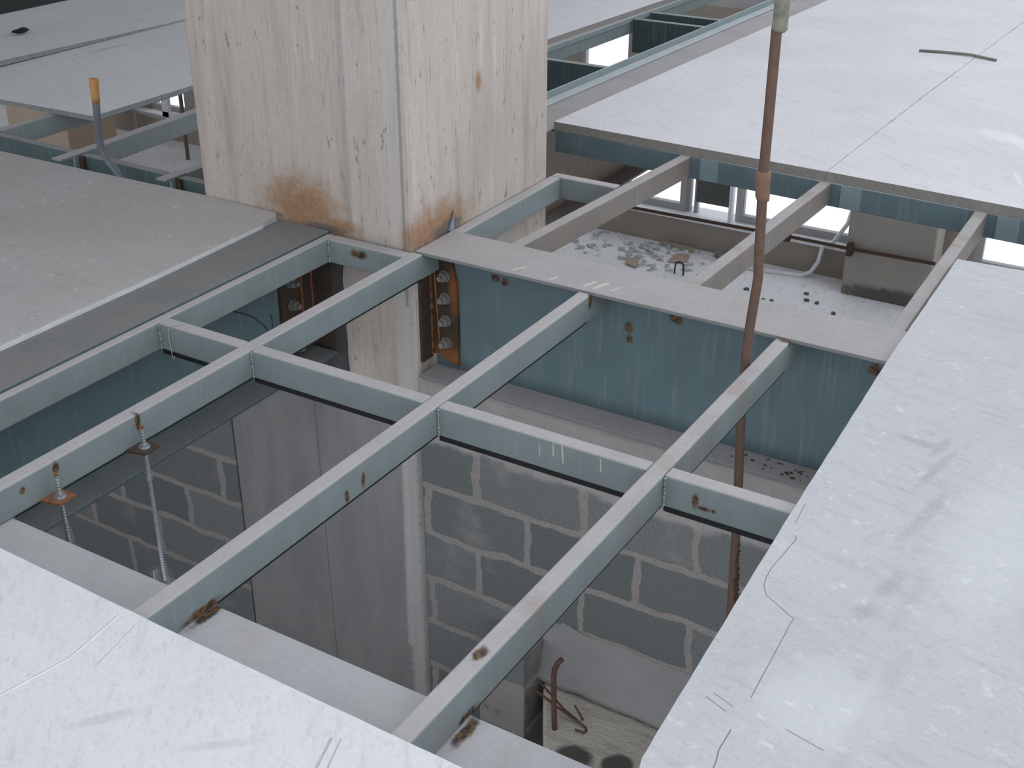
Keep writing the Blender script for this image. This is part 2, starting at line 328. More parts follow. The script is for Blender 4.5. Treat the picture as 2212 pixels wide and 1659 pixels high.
# ------------------------------------------------------------------ setting
struct('floor', MB().box(-18, 8, -4, 8.36, -3.25, -3.0), FLOOR, (0, 2, -3))
SHADE_CEIL = struct('shading_ceiling', MB().prism([(-18, -3.6), (-.6, -3.6), (-.6, 1.2), (-1.2, 3.0), (-1.6, 10), (-18, 10)], 2.75, 2.95), DARKCONC, (-9, 2, 2.85))  # unseen slab, outline shaped to darken the boards on the left
struct('wall_light_blocker', MB().box(-9.2, -9.0, -6, 3.2, .03, 2.75), DARKCONC, (-7.1, 0, 0))  # added out-of-view wall that cuts side light on the upper level
struct('wall_back', MB().box(-.045, 5.0, .812, 1.0, -3.0, -.449), BLOCK, (2, .9, -3))
struct('wall_left', MB().box(-6.0, -.932, .812, 1.0, -3.0, -.449), BLOCK, (-3, .9, -3))
struct('wall_shaft_shade', MB().box(-6.0, 6.0, -1.35, -1.15, -3.0, -1.6), BLOCK, (0, -1.2, -3))  # out-of-view wall, height set to dim the shaft
struct('wall_pier', MB().box(.27, .45, .667, .81, -3.0, -1.33), BLOCKY, (.36, .74, -3))
# ragged plaster skirt where the block wall meets the landing
mb = MB(); nx, nz = 90, 14
for i in range(nx + 1):
    x = .43 + 3.2 * (i / nx) ** 1.15
    top = -1.255 + .035 * mnoise.noise((x * 5, 1, 0)) - .07 * max(0, 1 - (x - .43) / .09); bot = -1.475 + .014 * mnoise.noise((x * 9, 4, 0)) + .008 * mnoise.noise((x * 30, 4, 0))
    for j in range(nz + 1):
        t = j / nz; z = top + (bot - top) * t
        mb.v.append((x, .811 - .006 * min(1, t * 6) - .05 * t ** 1.7 - .008 * mnoise.noise((x * 7, z * 9, 2)), z))
    mb.v.append((x, .81, bot))
    if i:
        a = (i - 1) * (nz + 2); b = i * (nz + 2)
        for j in range(nz + 1): mb.f.append((a + j, b + j, b + j + 1, a + j + 1))
single('plaster_skirt', mb, PLASTER, 'rough grey plaster band at the foot of the block wall, above the landing', 'plaster', (1.5, .8, -1.49), smooth=True)
single('stair_landing', MB().prism([(.455, .808), (.49, .73), (.536, .654), (.58, .575), (.634, .485), (.74, .1), (.80, -1.1), (3.6, -1.1), (3.6, .808)], -1.66, -1.49), LANDING, 'sandy unfinished concrete landing with two dark damp patches, down in the opening', 'landing', (2, 0, -1.66), bevel=.01)

# ------------------------------------------------------------------ columns
t = Thing('concrete_column', 'massive streaked grey concrete column with rust stains, rising through the steel frame', 'column', (-.49, 1.23, -3))
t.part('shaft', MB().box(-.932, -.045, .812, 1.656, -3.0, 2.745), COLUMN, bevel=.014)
pl = MB(); edge = [(-.552, -.115), (-.335, -.10)]
pts = [(-.555, -.09), (-.332, -.09)] + [(-.338 + .008 * mnoise.noise((k * 1.7, 0, 0)), -.12 - .055 * k) for k in range(1, 8)] + [(-.40, -.52), (-.47, -.50), (-.53, -.515)]
pl.ext('y', pts, .800, .813); t.part('embedded_plate', pl, EMBED, label='blackened ragged-edged steel plate cast in the column face')
t2 = Thing('concrete_column', 'plain brown-grey concrete column on the lower floor, crossed by a thin rusty rail', 'column', (-.25, 8.4, -3))
t2.part('shaft', MB().box(-.70, .05, 8.05, 8.335, -3.0, -.09), COLUMN2, bevel=.015)
t3 = Thing('concrete_column', 'tan concrete column on the lower floor, seen below the overhanging board', 'column', (-9.75, 7.2, -3))
t3.part('shaft', MB().box(-10.25, -9.25, 7.0, 7.7, -3.0, -.09), TANCOL, bevel=.015)

# ------------------------------------------------------------------ rolled steel beams
def ibeam_x(name, label, x0, x1, yc, zt, w=.21, h=.45, tf=.012, tw=.011, mats=(FLANGE, STEEL_B)):
    t = Thing(name, label, 'steel beam', ((x0 + x1) / 2, yc, zt - h))
    t.part('top_flange', MB().box(x0, x1, yc - w / 2, yc + w / 2, zt - tf, zt), mats[0], bevel=.0025)
    t.part('web', MB().box(x0, x1, yc - tw / 2, yc + tw / 2, zt - h + tf, zt - tf), mats[1])
    t.part('bottom_flange', MB().box(x0, x1, yc - w / 2, yc + w / 2, zt - h, zt - h + tf), mats[0], bevel=.0025)
    return t
def ibeam_y(name, label, y0, y1, xc, zt, w=.21, h=.45, tf=.012, tw=.011, mats=(FLANGE, STEEL_B), dx=0.0):
    t = Thing(name, label, 'steel beam', (xc, (y0 + y1) / 2, zt - h))
    def q(a, b, z0, z1, dx=0.0): return MB().prism([(xc + a, y0), (xc + b, y0), (xc + b + dx, y1), (xc + a + dx, y1)], z0, z1)
    t.part('top_flange', q(-w / 2, w / 2, zt - tf, zt, dx), mats[0], bevel=.0025)
    t.part('web', q(-tw / 2, tw / 2, zt - h + tf, zt - tf), mats[1])
    t.part('bottom_flange', q(-w / 2, w / 2, zt - h, zt - h + tf), mats[0], bevel=.0025)
    return t
bB = ibeam_x('steel_beam', 'deep teal I-beam with wide dusty flange, bolted to the big column by four bolts', -.03, 5.0, .903, .005)
bL = ibeam_y('steel_beam', 'teal I-beam with dark dusty flange, running to the column beside the white-edged board', -.775, .799, -.475, .005, mats=(FLANGE_L, STEEL_B))
bN = ibeam_x('steel_beam', 'lower I-beam with scuffed pale flange, carrying joist ends beside the near bright board', -1.6, 5.0, -.89, -.082, h=.40, mats=(FLANGE_N, STEEL))
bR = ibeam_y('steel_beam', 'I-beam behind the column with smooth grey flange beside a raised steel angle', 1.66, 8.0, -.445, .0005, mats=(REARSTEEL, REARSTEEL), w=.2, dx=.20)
# debris on the bottom flange of the bolted beam
mb = MB()
for k in range(46):
    x = random.gauss(1.2, .06); mb.lump((x, random.uniform(.82, .885), -.437), random.uniform(.003, .009), k, 1)
tag(build('dirt', mb, m_simple('dark_dirt', (.075, .06, .05), .95, 0, .5), None, (1.2, .85, -.437)), 'loose dark dirt lying on the lower flange of the bolted beam', 'dirt', None, 'stuff')
# the raised angle beside the far beam flange
t = Thing('steel_angle', 'long light teal steel angle standing along the grey flange behind the column', 'steel angle', (-.53, 3.5, .012))
ANG = m_steel('light_teal_angle', base=(.22, .28, .28), dust=(.48, .50, .51))
def skew(x0, x1, z0, z1, y0=1.66, y1=8.0, d=.033): return MB().prism([(x0, y0), (x1, y0), (x1 + d * (y1 - y0), y1), (x0 + d * (y1 - y0), y1)], z0, z1)
t.part('leg', skew(-.604, -.597, .0007, .036), ANG, bevel=.002); t.part('leg', skew(-.597, -.540, .0007, .0055), ANG, bevel=.002)

# ------------------------------------------------------------------ connection plates with bolts
def bolt(t, c, axis, r=.0165):
    c = Vector(c); d = Vector((0, -1, 0)) if axis == 'y' else Vector((1, 0, 0))
    w = t.part('bolt', MB().tube([c, c + d * .005], r * 1.2, 20), BOLT)
    t.part('nut', MB().tube([c + d * .005, c + d * .022], r, 6), BOLT, w, bevel=.0015)
    t.part('shank', MB().tube([c + d * .022, c + d * .036], r * .55, 12), BOLT, w)
t = Thing('connection_plate', 'rusty brown plate with four bolts fixing the deep beam to the column corner', 'steel plate', (0, .89, -.42))
t.part('plate', MB().ext('y', [(-.045, -.015), (.038, -.015), (.05, -.06), (.064, -.12), (.066, -.30), (.064, -.415), (.015, -.40), (-.002, -.385), (-.045, -.39)], .884, .897), RUSTPLATE)
t.part('column_leg', MB().box(-.045, -.034, .825, .884, -.40, -.03), RUST_DARK)
t.part('weld_bead', MB().tube([(-.036 + .003 * math.sin(k * 2.1), .881, -.03 - .012 * k) for k in range(31)], [.006 + .002 * math.sin(k * 1.7) for k in range(31)], 7), RUST)
t.part('rust_run', MB().tube([(-.022 + .016 * k / 16, .882, -.05 - .018 * k) for k in range(17)], .0022, 6), m_simple('orange_rust', (.42, .16, .035), .9))
for z in (-.10, -.178, -.257, -.336): bolt(t, (.021, .884, z), 'y')
t = Thing('connection_plate', 'rusty plate with light bolts where the dark-flanged beam meets the embedded plate', 'steel plate', (-.46, .71, -.42))
t.part('plate', MB().ext('x', [(.632, -.03), (.799, -.03), (.799, -.42), (.632, -.42)], -.469, -.458), RUST_DARK)
t.part('column_leg', MB().box(-.458, -.38, .788, .800, -.42, -.03), RUST_DARK)
for yy in (.733, .785): t.part('weld_bead', MB().tube([(-.455, yy, -.03 - .013 * k) for k in range(30)], [.0045 + .0015 * math.sin(k * 2) for k in range(30)], 7), RUST)
for z in (-.155, -.236, -.317, -.39): bolt(t, (-.458, .684, z), 'x')

# ------------------------------------------------------------------ box joists across the opening
WJ, HJ = .043, .0816
def joist_y(label, xr, y0, y1, web_to=None, mat=STEEL, name='steel_joist', group=None, xr2=None, welds=(), w=WJ):
    xr2 = xr if xr2 is None else xr2
    t = Thing(name, label, 'steel joist', (xr - w / 2, (y0 + y1) / 2, -HJ), group)
    t.part('box_section', MB().prism([(xr - w, y0), (xr, y0), (xr2, y1), (xr2 - w, y1)], -HJ, 0), mat, bevel=.0055, seg=3)
    if web_to is not None: t.part('shadow_line_strip', MB().box(xr - w + .004, xr - .003, -.775, y1 - .02, -HJ - .0042, -HJ), BLACK)  # black strip added as the shadow line under the joist
    if web_to is not None: t.part('tongue', MB().box(xr2 - w + .001, xr2 - .001, y1 - .01, web_to, -HJ, -.008), mat)
    for (y, side) in welds:
        mb = MB()
        for k in range(9): mb.lump((xr + .002, y + random.uniform(-.001, .001), -.010 - k * .0082), (.0035, .003, .0046), k, 1)
        t.part('weld_bead', mb, WELD)
    return t
j0 = joist_y('first box joist from the dark-flanged beam, tight alongside its flange', -.338, -1.15, .788, mat=STEEL, w=.031)
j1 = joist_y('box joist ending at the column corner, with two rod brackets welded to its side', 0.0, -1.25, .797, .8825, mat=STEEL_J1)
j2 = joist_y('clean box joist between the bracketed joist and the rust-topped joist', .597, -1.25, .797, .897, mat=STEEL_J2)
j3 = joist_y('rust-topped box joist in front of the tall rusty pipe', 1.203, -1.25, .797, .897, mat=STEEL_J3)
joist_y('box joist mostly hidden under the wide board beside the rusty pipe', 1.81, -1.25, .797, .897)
# small weld ticks at the far joist ends
def cross(label, x0, x1, y0=0.0, y1=.042, mat=STEEL, weld=True, wname='cross_joist', weld_x=None):
    t = Thing(wname, label, 'cross joist', ((x0 + x1) / 2, y0, -HJ))
    t.part('box_section', MB().box(x0, x1, y0, y1, -HJ, 0), mat, bevel=.0055, seg=3)
    if wname == 'cross_joist' and mat is not STEEL_K and y0 == 0: t.part('shadow_line_strip', MB().box(x0 + .002, x1 - .002, y0 + .003, y1 - .003, -HJ - .0135, -HJ), BLACK)  # black strip painting the shadow line below the cross joist
    if weld:
        mb = MB()
        for k in range(10): mb.lump((x0 + .0035, y0 - .002, -.008 - k * .0076), (.0042, .0034, .0046), k + x0 * 9, 1, .5)
        t.part('weld_bead', mb, WELD, label='bright beaded vertical weld')
    return t
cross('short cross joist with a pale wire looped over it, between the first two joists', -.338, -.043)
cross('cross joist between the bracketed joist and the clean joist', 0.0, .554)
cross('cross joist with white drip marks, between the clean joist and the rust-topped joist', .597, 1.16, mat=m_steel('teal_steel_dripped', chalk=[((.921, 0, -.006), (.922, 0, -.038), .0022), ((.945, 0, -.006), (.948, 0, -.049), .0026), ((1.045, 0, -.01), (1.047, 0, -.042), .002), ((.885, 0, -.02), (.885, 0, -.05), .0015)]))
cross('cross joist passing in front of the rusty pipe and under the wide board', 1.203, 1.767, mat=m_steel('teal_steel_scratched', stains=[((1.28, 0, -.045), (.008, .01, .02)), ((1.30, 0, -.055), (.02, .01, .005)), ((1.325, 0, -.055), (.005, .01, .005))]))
cross('short trimmer joist hugging the foot of the column, with a dark burn mark', -.338, -.043, .746, .790, STEEL_K)
# far bay joists
joist_y('dusty joist resting along the right face of the column', .004, 1.009, 1.671, mat=STEEL, name='steel_joist', xr2=.001)
joist_y('dusty brown-sided joist beyond the bolted beam, nearest the column', .228, 1.009, 2.153, mat=STEEL_OLD, xr2=.305)
joist_y('dusty brown-sided joist beyond the bolted beam, seen behind the rusty pipe', .838, 1.009, 2.124, mat=STEEL_OLD, xr2=.866)
joist_y('dusty joist beyond the bolted beam, running beside the corner of the wide board', 1.447, 1.009, 2.096, mat=STEEL_OLD, xr2=1.42)
cross('cross joist tying the column joist to the next one beyond the bolted beam', -.04, .224, 1.672, 1.715, weld=False)
t = Thing('edge_joist', 'long teal joist carrying the near edge of the big far board', 'steel joist', (.6, 2.18, -HJ))
t.part('box_section', MB().prism([(-.312, 2.184), (4.2, 1.947), (4.2, 1.99), (-.312, 2.227)], -.088, .0), STEEL_B, bevel=.004)
for x, y in ((.345, 2.149), (.905, 2.120), (1.455, 2.090)): t.part('weld_plate', MB().box(x, x + .075, y - .004, y + .004, -.085, -.004), m_steel('pale_weld_plate', base=(.2, .27, .28)))

# left bay
t = Thing('steel_joist', 'teal joist with painted-in shade, crossing the gap behind the dusty left board', 'steel joist', (-2.5, .99, -HJ))
t.part('box_section', MB().prism([(-5.0, 1.02), (-.934, .955), (-.934, .995), (-5.0, 1.06)], -HJ, -.0066), m_steel('shade_darkened_steel', base=(.05, .085, .085), dust=(.30, .30, .29)), bevel=.004)  # teal darkened to paint in the shade behind the board
def cjoist(label, x, y0, ys, ye, y1, dx):
    t = Thing('channel_joist', label, 'steel joist', (x, (y0 + ys) / 2, -HJ))
    t.part('top_flange', MB().box(x - .05, x, y0, ye, -.006, .001), STEEL, bevel=.001)
    t.part('bottom_flange', MB().box(x - .05, x, y0 - .04, ys - .001, -HJ, -HJ + .006), STEEL, bevel=.001)
    t.part('web', MB().box(x - .012, x, ys - .03, ys - .001, -HJ + .006, -.006), STEEL)
    t.part('weld_plate', MB().box(x - .026, x + .022, ys - .012, ys - .002, -HJ + .007, -.007), RUST_DARK)
    joist_y(label.replace('open channel stub', 'teal joist running back'), x + dx * .1, ye + .002, y1, xr2=x + dx, w=.045)
cjoist('open channel stub by the foot of the orange-tipped conduit', -1.722, .868, .966, 1.012, 3.2, -.10)
cjoist('open channel stub close to the rear left edge of the column', -1.205, .90, .957, 1.002, 1.66, -.0)
joist_y('joist under the corner of the middle far-left board', -2.24, 1.02, 3.2, mat=STEEL, name='steel_joist')

# opening behind the column: shaded cross joists
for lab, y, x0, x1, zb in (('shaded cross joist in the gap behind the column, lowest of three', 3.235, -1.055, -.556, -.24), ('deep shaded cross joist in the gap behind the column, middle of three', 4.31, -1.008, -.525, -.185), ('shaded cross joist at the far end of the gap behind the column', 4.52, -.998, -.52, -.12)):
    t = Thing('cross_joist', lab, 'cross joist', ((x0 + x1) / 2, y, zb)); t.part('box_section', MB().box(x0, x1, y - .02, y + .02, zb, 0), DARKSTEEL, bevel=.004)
t = Thing('edge_joist', 'blue-grey joist under the pale board edge behind the column', 'steel joist', (-1.06, 4.5, -.1)); t.part('box_section', MB().prism([(-1.13, 2.9), (-1.085, 2.9), (-.93, 6.5), (-.975, 6.5)], -.085, 0), STEEL, bevel=.004)
t.part('lip', MB().prism([(-1.085, 2.9), (-1.078, 2.9), (-.923, 6.5), (-.93, 6.5)], -.02, .004), ANG)

# ------------------------------------------------------------------ floor boards
def board(label, poly, mat, z0=.0008, z1=.02, name='floor_board', rough=.0025, n=60):
    """cement board: outline with slightly ragged sawn edges"""
    out = []
    for i, p in enumerate(poly):
        q = poly[(i + 1) % len(poly)]; L = math.dist(p, q); m = max(1, min(n, int(L / .02)))
        for k in range(m):
            s = k / m; nx, ny = -(q[1] - p[1]) / L, (q[0] - p[0]) / L; j = 0 if k == 0 else rough * .5 * mnoise.noise((p[0] + s * L * 14, p[1], i))
            out.append((p[0] + (q[0] - p[0]) * s + nx * j, p[1] + (q[1] - p[1]) * s + ny * j))
    if isinstance(z0, (list, tuple)): out = poly
    c = (sum(p[0] for p in poly) / len(poly), sum(p[1] for p in poly) / len(poly), 0)
    t = Thing(name, label, 'floor board', c)
    t.part('sheet', MB().prism(out, z0, z1), mat)
    return t
tN = board('bright grey scratched cement board lying on the joist ends, over the scuffed flange', [(-.50, -.93), (-.3, -.945), (.204, -.963), (.694, -.976), (1.174, -.983), (1.535, -.988), (1.535, -3.0), (-.50, -3.0)], P_NEAR, z0=.001)
tR = board('wide pale cement board with pencilled lines and grey smudges, beside the opening', [(1.549, -.82), (1.535, -.587), (1.505, -.053), (1.466, .816), (1.447, 1.568), (1.64, 1.578), (3.2, 1.62), (3.3, -1.3), (1.575, -.98), (1.556, -.845)], P_RIGHT, z0=.006)
tL = board('dusty brown-grey cement board with a white metal edge, on the dark-flanged beam', [(-.56, -2.4), (-.56, .2), (-.575, .775), (-.597, .80), (-.954, .808), (-1.46, .79), (-1.95, .78), (-4.8, .74), (-4.8, -2.4)], P_LEFT, z0=.0058, z1=.0235)
EDGE = m_simple('bright_metal_edge', (.72, .75, .76), .32, .3, .2, 30)
tL.part('edge_strip', MB().prism([(-.560, -2.4), (-.552, -2.4), (-.552, .2), (-.567, .70), (-.575, .70), (-.560, .2)], .0056, .0155), EDGE, label='bright white metal strip under the board edge')
tF1 = board('big far cement board on a teal joist, on the column side of the straight seam', [(-.318, 2.182), (.8395, 2.131), (.8575, 3.373), (.938, 6.6), (-.14, 6.6), (-.195, 5.19), (-.286, 2.988)], P_FAR, z0=.001, z1=.036)
tF2 = board('far cement board on the outer side of the straight seam, under the kinked bar', [(.841, 2.131), (1.533, 2.089), (4.2, 1.945), (4.2, 6.6), (.940, 6.6), (.860, 3.373)], P_FAR, z0=.001, z1=.036)
board('grey cement board whose corner overhangs the gap behind the orange-tipped conduit', [(-2.018, 1.303), (-2.02, 1.86), (-2.0, 4.5), (-3.1, 4.5), (-3.10, 1.7), (-3.09, 1.262), (-2.57, 1.282)], P_FARL, z0=.001, z1=.022)
# tilted board further left
t = Thing('floor_board', 'cement board lifted along its edge with a dark stain, next beyond the overhanging board', 'floor board', (-3.6, 2.8, .02))
t.part('sheet', MB().prism([(-3.03, 1.27), (-3.04, 2.75), (-3.05, 4.5), (-4.05, 4.5), (-4.03, 1.2)], [.030, .0225, .0225, .001, .001], [.062, .030, .028, .02, .02]), P_FARL)
t.part('packer', MB().box(-4.0, -3.14, 1.35, 1.40, .0006, .02), STEEL)
board('pale cement board behind the column, ending at a blue-grey joist', [(-1.098, 2.9), (-1.098, 3.511), (-1.058, 4.232), (-.93, 6.5), (-1.95, 6.5), (-1.95, 2.9)], P_FAR, z0=.001, z1=.028)
t = Thing('steel_beam', 'added dark block with shade in its colour, in the gap beyond the lifted board', 'steel beam', (-4.5, 3, -.6)); t.part('web', MB().box(-5.6, -4.12, 2.6, 7.5, -.32, -.16), m_simple('painted_gap_shade', (.014, .02, .018), .9))  # added near-black block, its colour stands in for the gap's darkness
t = Thing('edge_joist', 'dark joist at the outer rim of the lifted board, against the black gap', 'steel joist', (-4.07, 3, -.08)); t.part('box_section', MB().box(-4.09, -4.045, 1.0, 4.5, -.08, .012), STEEL, bevel=.004)
# pencilled lines on the wide board
PENCIL = m_simple('pencil_grey', (.21, .21, .215), .9, 0, .2)
def line(t, pts, w=.0008):
    mb = MB()
    for a, b in zip(pts, pts[1:]):
        d = (Vector(b) - Vector(a)).normalized(); nn = Vector((-d.y, d.x)) * w
        mb.add([(a[0] - nn.x, a[1] - nn.y, .0202), (a[0] + nn.x, a[1] + nn.y, .0202), (b[0] + nn.x, b[1] + nn.y, .0202), (b[0] - nn.x, b[1] - nn.y, .0202)], [(0, 1, 2, 3)])
    t.part('pencil_line', mb, PENCIL)
line(tR, [(1.5395, -.10), (1.547, -.114), (1.5415, -.20), (1.540, -.235), (1.5425, -.268), (1.549, -.295), (1.562, -.318), (1.598, -.340), (1.633, -.361), (1.631, -.372), (1.633, -.398), (1.644, -.6)])
line(tR, [(1.645, -.686), (1.646, -.74), (1.652, -.765), (1.657, -.80), (1.66, -.9)], .0011)
line(tR, [(1.518, .02), (1.5255, -.06)], .0007); line(tR, [(1.585, -.62), (1.627, -.635)], .0007); line(tR, [(1.578, -.635), (1.622, -.652)], .0007); line(tR, [(1.72, -.64), (1.79, -.655)], .0007)

# ------------------------------------------------------------------ small things on the frame
def tubething(name, pts, r, mat, label, cat, n=10, group=None):
    return single(name, MB().tube(pts, r, n), mat, label, cat, pts[0], group, smooth=True)
# tall rusty pipe
t = Thing('rusty_pipe', 'tall slightly bent rusty brown pipe standing up through the opening', 'pipe', (1.18, .62, -1.49))
pp = [(1.150, .62, 2.75), (1.150, .62, .916), (1.143, .62, .853), (1.144, .62, .512), (1.154, .62, .27), (1.156, .62, .235), (1.1465, .62, .10), (1.144, .62, .03), (1.1455, .62, -.164), (1.157, .62, -.376), (1.164, .62, -.543), (1.172, .62, -.814), (1.185, .62, -1.49)]
t.part('tube', MB().tube(pp, .0125, 16), RUSTPIPE, smooth=True)
t.part('coupling', MB().tube([(1.1515, .62, .985), (1.1515, .62, .975), (1.150, .62, .97), (1.150, .62, .965), (1.150, .62, .86), (1.1495, .62, .852), (1.149, .62, .845)], [.014, .0185, .0195, .018, .0178, .0192, .0135], 16), COUPLING, label='greenish mortar-smeared coupling', smooth=True)
t.part('coupling', MB().tube([(1.1435, .62, .513), (1.1435, .62, .508), (1.144, .62, .492), (1.144, .62, .488), (1.147, .62, .452), (1.1505, .62, .437)], [.014, .0185, .0192, .0182, .0176, .0142], 16), RUSTPIPE_L, label='orange-brown coupling with a chipped collar', smooth=True)
mb = MB()
for k in range(16): mb.lump((1.167 + .0011 * k, .6185, -.55 - .017 * k), (.0125, .010, .013), k, 1, .55)
t.part('mortar_crust', mb, RUST_DARK)
# threaded rods hanging from the bracketed joist
def hanger(label, y, ztop, zbot, mat_plate, clip):
    t = Thing('hanger_rod', label, 'hanger rod', (.028, y, zbot))
    t.part('bracket', MB().prism([(-.0005, y - .034), (.052, y - .034 + .012), (.052, y + .026), (-.0005, y + .026)], -.0815, -.0755), mat_plate, label='rusty square bracket plate')
    pts = []; rr = []
    k = ztop
    while k > zbot: pts.append((.028, y, k)); rr.append(.0056 if int(round((ztop - k) / .004)) % 2 else .0048); k -= .004
    t.part('threaded_rod', MB().tube(pts, rr, 10), ZINC)
    t.part('nut', MB().tube([(.028, y, -.0755), (.028, y, -.0755 + .009)], .0105, 6), ZINC); t.part('nut', MB().tube([(.028, y, -.090), (.028, y, -.0815)], .0105, 6), ZINC)
    t.part('washer', MB().tube([(.028, y, -.0758), (.028, y, -.0738)], .0145, 18), ZINC)
    t.part('rod_tip', MB().tube([(.028, y, ztop + .005), (.028, y, ztop - .005)], .0052, 10), RUST)
    if clip:
        t.part('lock_nut', MB().tube([(.028, y, -.166), (.028, y, -.156)], .0095, 6), ZINC)
        c = t.part('clip', MB().box(.012, .016, y - .022, y + .022, -.475, -.432), ZINC); t.part('bolt', MB().tube([(.016, y - .006, -.462), (.024, y - .006, -.462)], .007, 10), BOLT, c)
        t.part('clip', MB().box(.012, .046, y - .022, y + .022, -.479, -.475), ZINC)
hanger('threaded rod on a dark bracket with its lower end in a clip', -.421, -.022, -.474, RUST_DARK, True)
hanger('threaded rod on an orange rusty bracket nearer the scuffed flange', -.678, -.018, -.66, RUST, False)
# wires
tubething('tie_wire', [(-.262, .030, .0015), (-.272, .020, .003), (-.284, .004, .004), (-.291, -.003, -.002), (-.296, -.005, -.02), (-.297, -.005, -.045), (-.293, -.006, -.075), (-.291, -.008, -.092), (-.286, -.008, -.095), (-.283, -.007, -.085)], .0011, STRING, 'thin pale wire looped over the short cross joist', 'wire', 6)
tubething('black_wire', [(-.466, .40, -.150), (-.44, .43, -.162), (-.42, .455, -.18), (-.40, .48, -.215), (-.395, .50, -.25), (-.395, .53, -.4355)], .0016, BLACK, 'curved black wire end in front of the dark beam web, the longer of two', 'wire', 6)
tubething('black_wire', [(-.40, .515, -.19), (-.398, .518, -.21), (-.398, .516, -.24), (-.396, .525, -.4355)], .0014, BLACK, 'short upright black wire end beside the curved one', 'wire', 6)
# conduit with orange tip
t = Thing('bent_conduit', 'bent grey conduit with an orange taped end, sticking up behind the dusty left board', 'conduit', (-1.45, .9, -.05))
cp = [(-1.40, .90, -.10), (-1.437, .90, -.035), (-1.467, .9, .003), (-1.492, .9, .022), (-1.512, .9, .045), (-1.522, .9, .075), (-1.524, .9, .11), (-1.518, .9, .18), (-1.511, .9, .25)]
t.part('tube', MB().tube(cp, .0135, 14), CONDUIT, smooth=True)
t.part('taped_tip', MB().tube([(-1.511, .9, .245), (-1.5095, .9, .27), (-1.507, .9, .30), (-1.5055, .9, .325), (-1.505, .9, .331)], [.0145, .0152, .0162, .017, .0165], 14), ORANGE, label='orange taped end', smooth=True)
# sliver at the column
single('metal_sliver', MB().prism([(-.044, 1.004), (-.036, 1.004), (-.034, 1.025), (-.042, 1.036)], .0, [.004, .004, .055, .07]), SLIVER, 'small pointed blue-grey sliver standing against the column foot', 'sliver', (-.04, 1.02, 0))
# strip on the far board, dark scrap on the lifted board
tubething('steel_strip', [(.613, 4.163, .0425), (.73, 4.192, .043), (.85, 4.193, .045), (.983, 4.153, .0425)], .0065, m_simple('grey_green_bar', (.17, .19, .16), .7), 'thin slightly kinked dark bar lying across the seam of the far boards', 'bar', 8)
mb = MB(); mb.lump((-3.52, 2.19, .043), (.025, .05, .012), 3, 2, .5); single('dark_scrap', mb, m_simple('black_scrap', (.02, .02, .018), .9), 'small black scrap lying on the lifted far-left board', 'scrap', (-3.52, 2.19, .04))

# ------------------------------------------------------------------ landing: rusty bars
tubething('rusty_rebar', [(.617, .587, -1.49), (.614, .587, -1.42), (.610, .587, -1.266), (.6135, .587, -1.235), (.623, .587, -1.209), (.636, .587, -1.188)], .0095, m_simple('rebar_rust', (.115, .062, .048), .85, 0, .6, 60), 'thick upright rusty reinforcing bar bent at its tip, rising from the sandy landing', 'reinforcing bar', 10)
REB = m_simple('thin_rebar_rust', (.12, .065, .035), .85, 0, .4, 60)
tubething('bent_rod', [(.491, .655, -1.42), (.596, .644, -1.45), (.693, .640, -1.477), (.709, .635, -1.479), (.716, .626, -1.480), (.712, .613, -1.480), (.681, .610, -1.479)], .0042, REB, 'thin rusty rod ending in a J-shaped hook beside the upright bar', 'rod', 8)
tubething('bent_rod', [(.498, .679, -1.40), (.612, .652, -1.452), (.671, .648, -1.477)], .004, REB, 'straight thin rusty rod lying beside the hooked rod', 'rod', 8)
tubething('bent_rod', [(.651, .662, -1.43), (.666, .664, -1.455), (.681, .667, -1.483)], .0035, REB, 'short thin rod leaning up past the hooked rod', 'rod', 8)

# ------------------------------------------------------------------ lower floor: parapet, windows, rail
YW = 8.36
wf = MB().box(-18, 8, YW, YW + .10, -3.0, -2.73)
for a, b in ((-18, -9.51), (-8.86, -5.66), (-4.3, -3.59), (-.64, .29), (1.96, 2.19)): wf.box(a, b, YW + .10, YW + .30, -2.70, -.75)
wf.box(-3.07, -2.40, YW + .10, YW + .30, -1.75, -.75).box(-2.40, -1.84, YW + .10, YW + .30, -1.6, -.75).box(-5.7, -4.2, YW + .10, YW + .30, -2.70, -.75).box(-9.6, -8.8, YW + .10, YW + .30, -1.9, -.75)
struct('wall_far', wf, PARAPET, (-5, YW, -3))
struct('trim_1', MB().box(-18, 8, YW - .02, YW + .32, -2.73, -2.70), WHITEP, (-5, YW, -2.73), label='pale window ledge along the lower floor')
struct('wall_lintel', MB().box(-18, 8, YW + .1, YW + .3, -.75, -.02), DARKCONC, (-5, YW, -.6))
def window(name, x0, x1, mull=(), z0=-2.63, z1=-.75):
    y0, y1 = YW + .13, YW + .19
    mb = MB().box(x0 - .06, x0, y0, y1, z0 - .07, z1).box(x1, x1 + .06, y0, y1, z0 - .07, z1).box(x0, x1, y0, y1, z0 - .07, z0).box(x0, x1, y0, y1, z1 - .06, z1)
    w = struct(name, mb, GREYFR, ((x0 + x1) / 2, y0, z0))
    for x in mull:
        m = build('mullion', MB().box(x - .02, x + .02, y0 + .01, y1 - .01, z0, z1 - .06), GREYFR, w, ((x0 + x1) / 2, y0, z0))
window('window_1', -3.53, -2.47, (-3.03,)); window('window_2', -1.84, -.70); window('window_3', .35, 1.9, (1.1,)); window('window_5', -9.45, -8.92); window('window_6', -1.95 + 4.2, 4.2)
single('leaning_board', MB().box(-2.30, -1.96, YW + .12, YW + .15, -2.575, -1.6), GLASSDARK, 'dark grey board filling the upper part of the lower-floor window gap', 'board', (-2.1, YW + .12, -2.575))
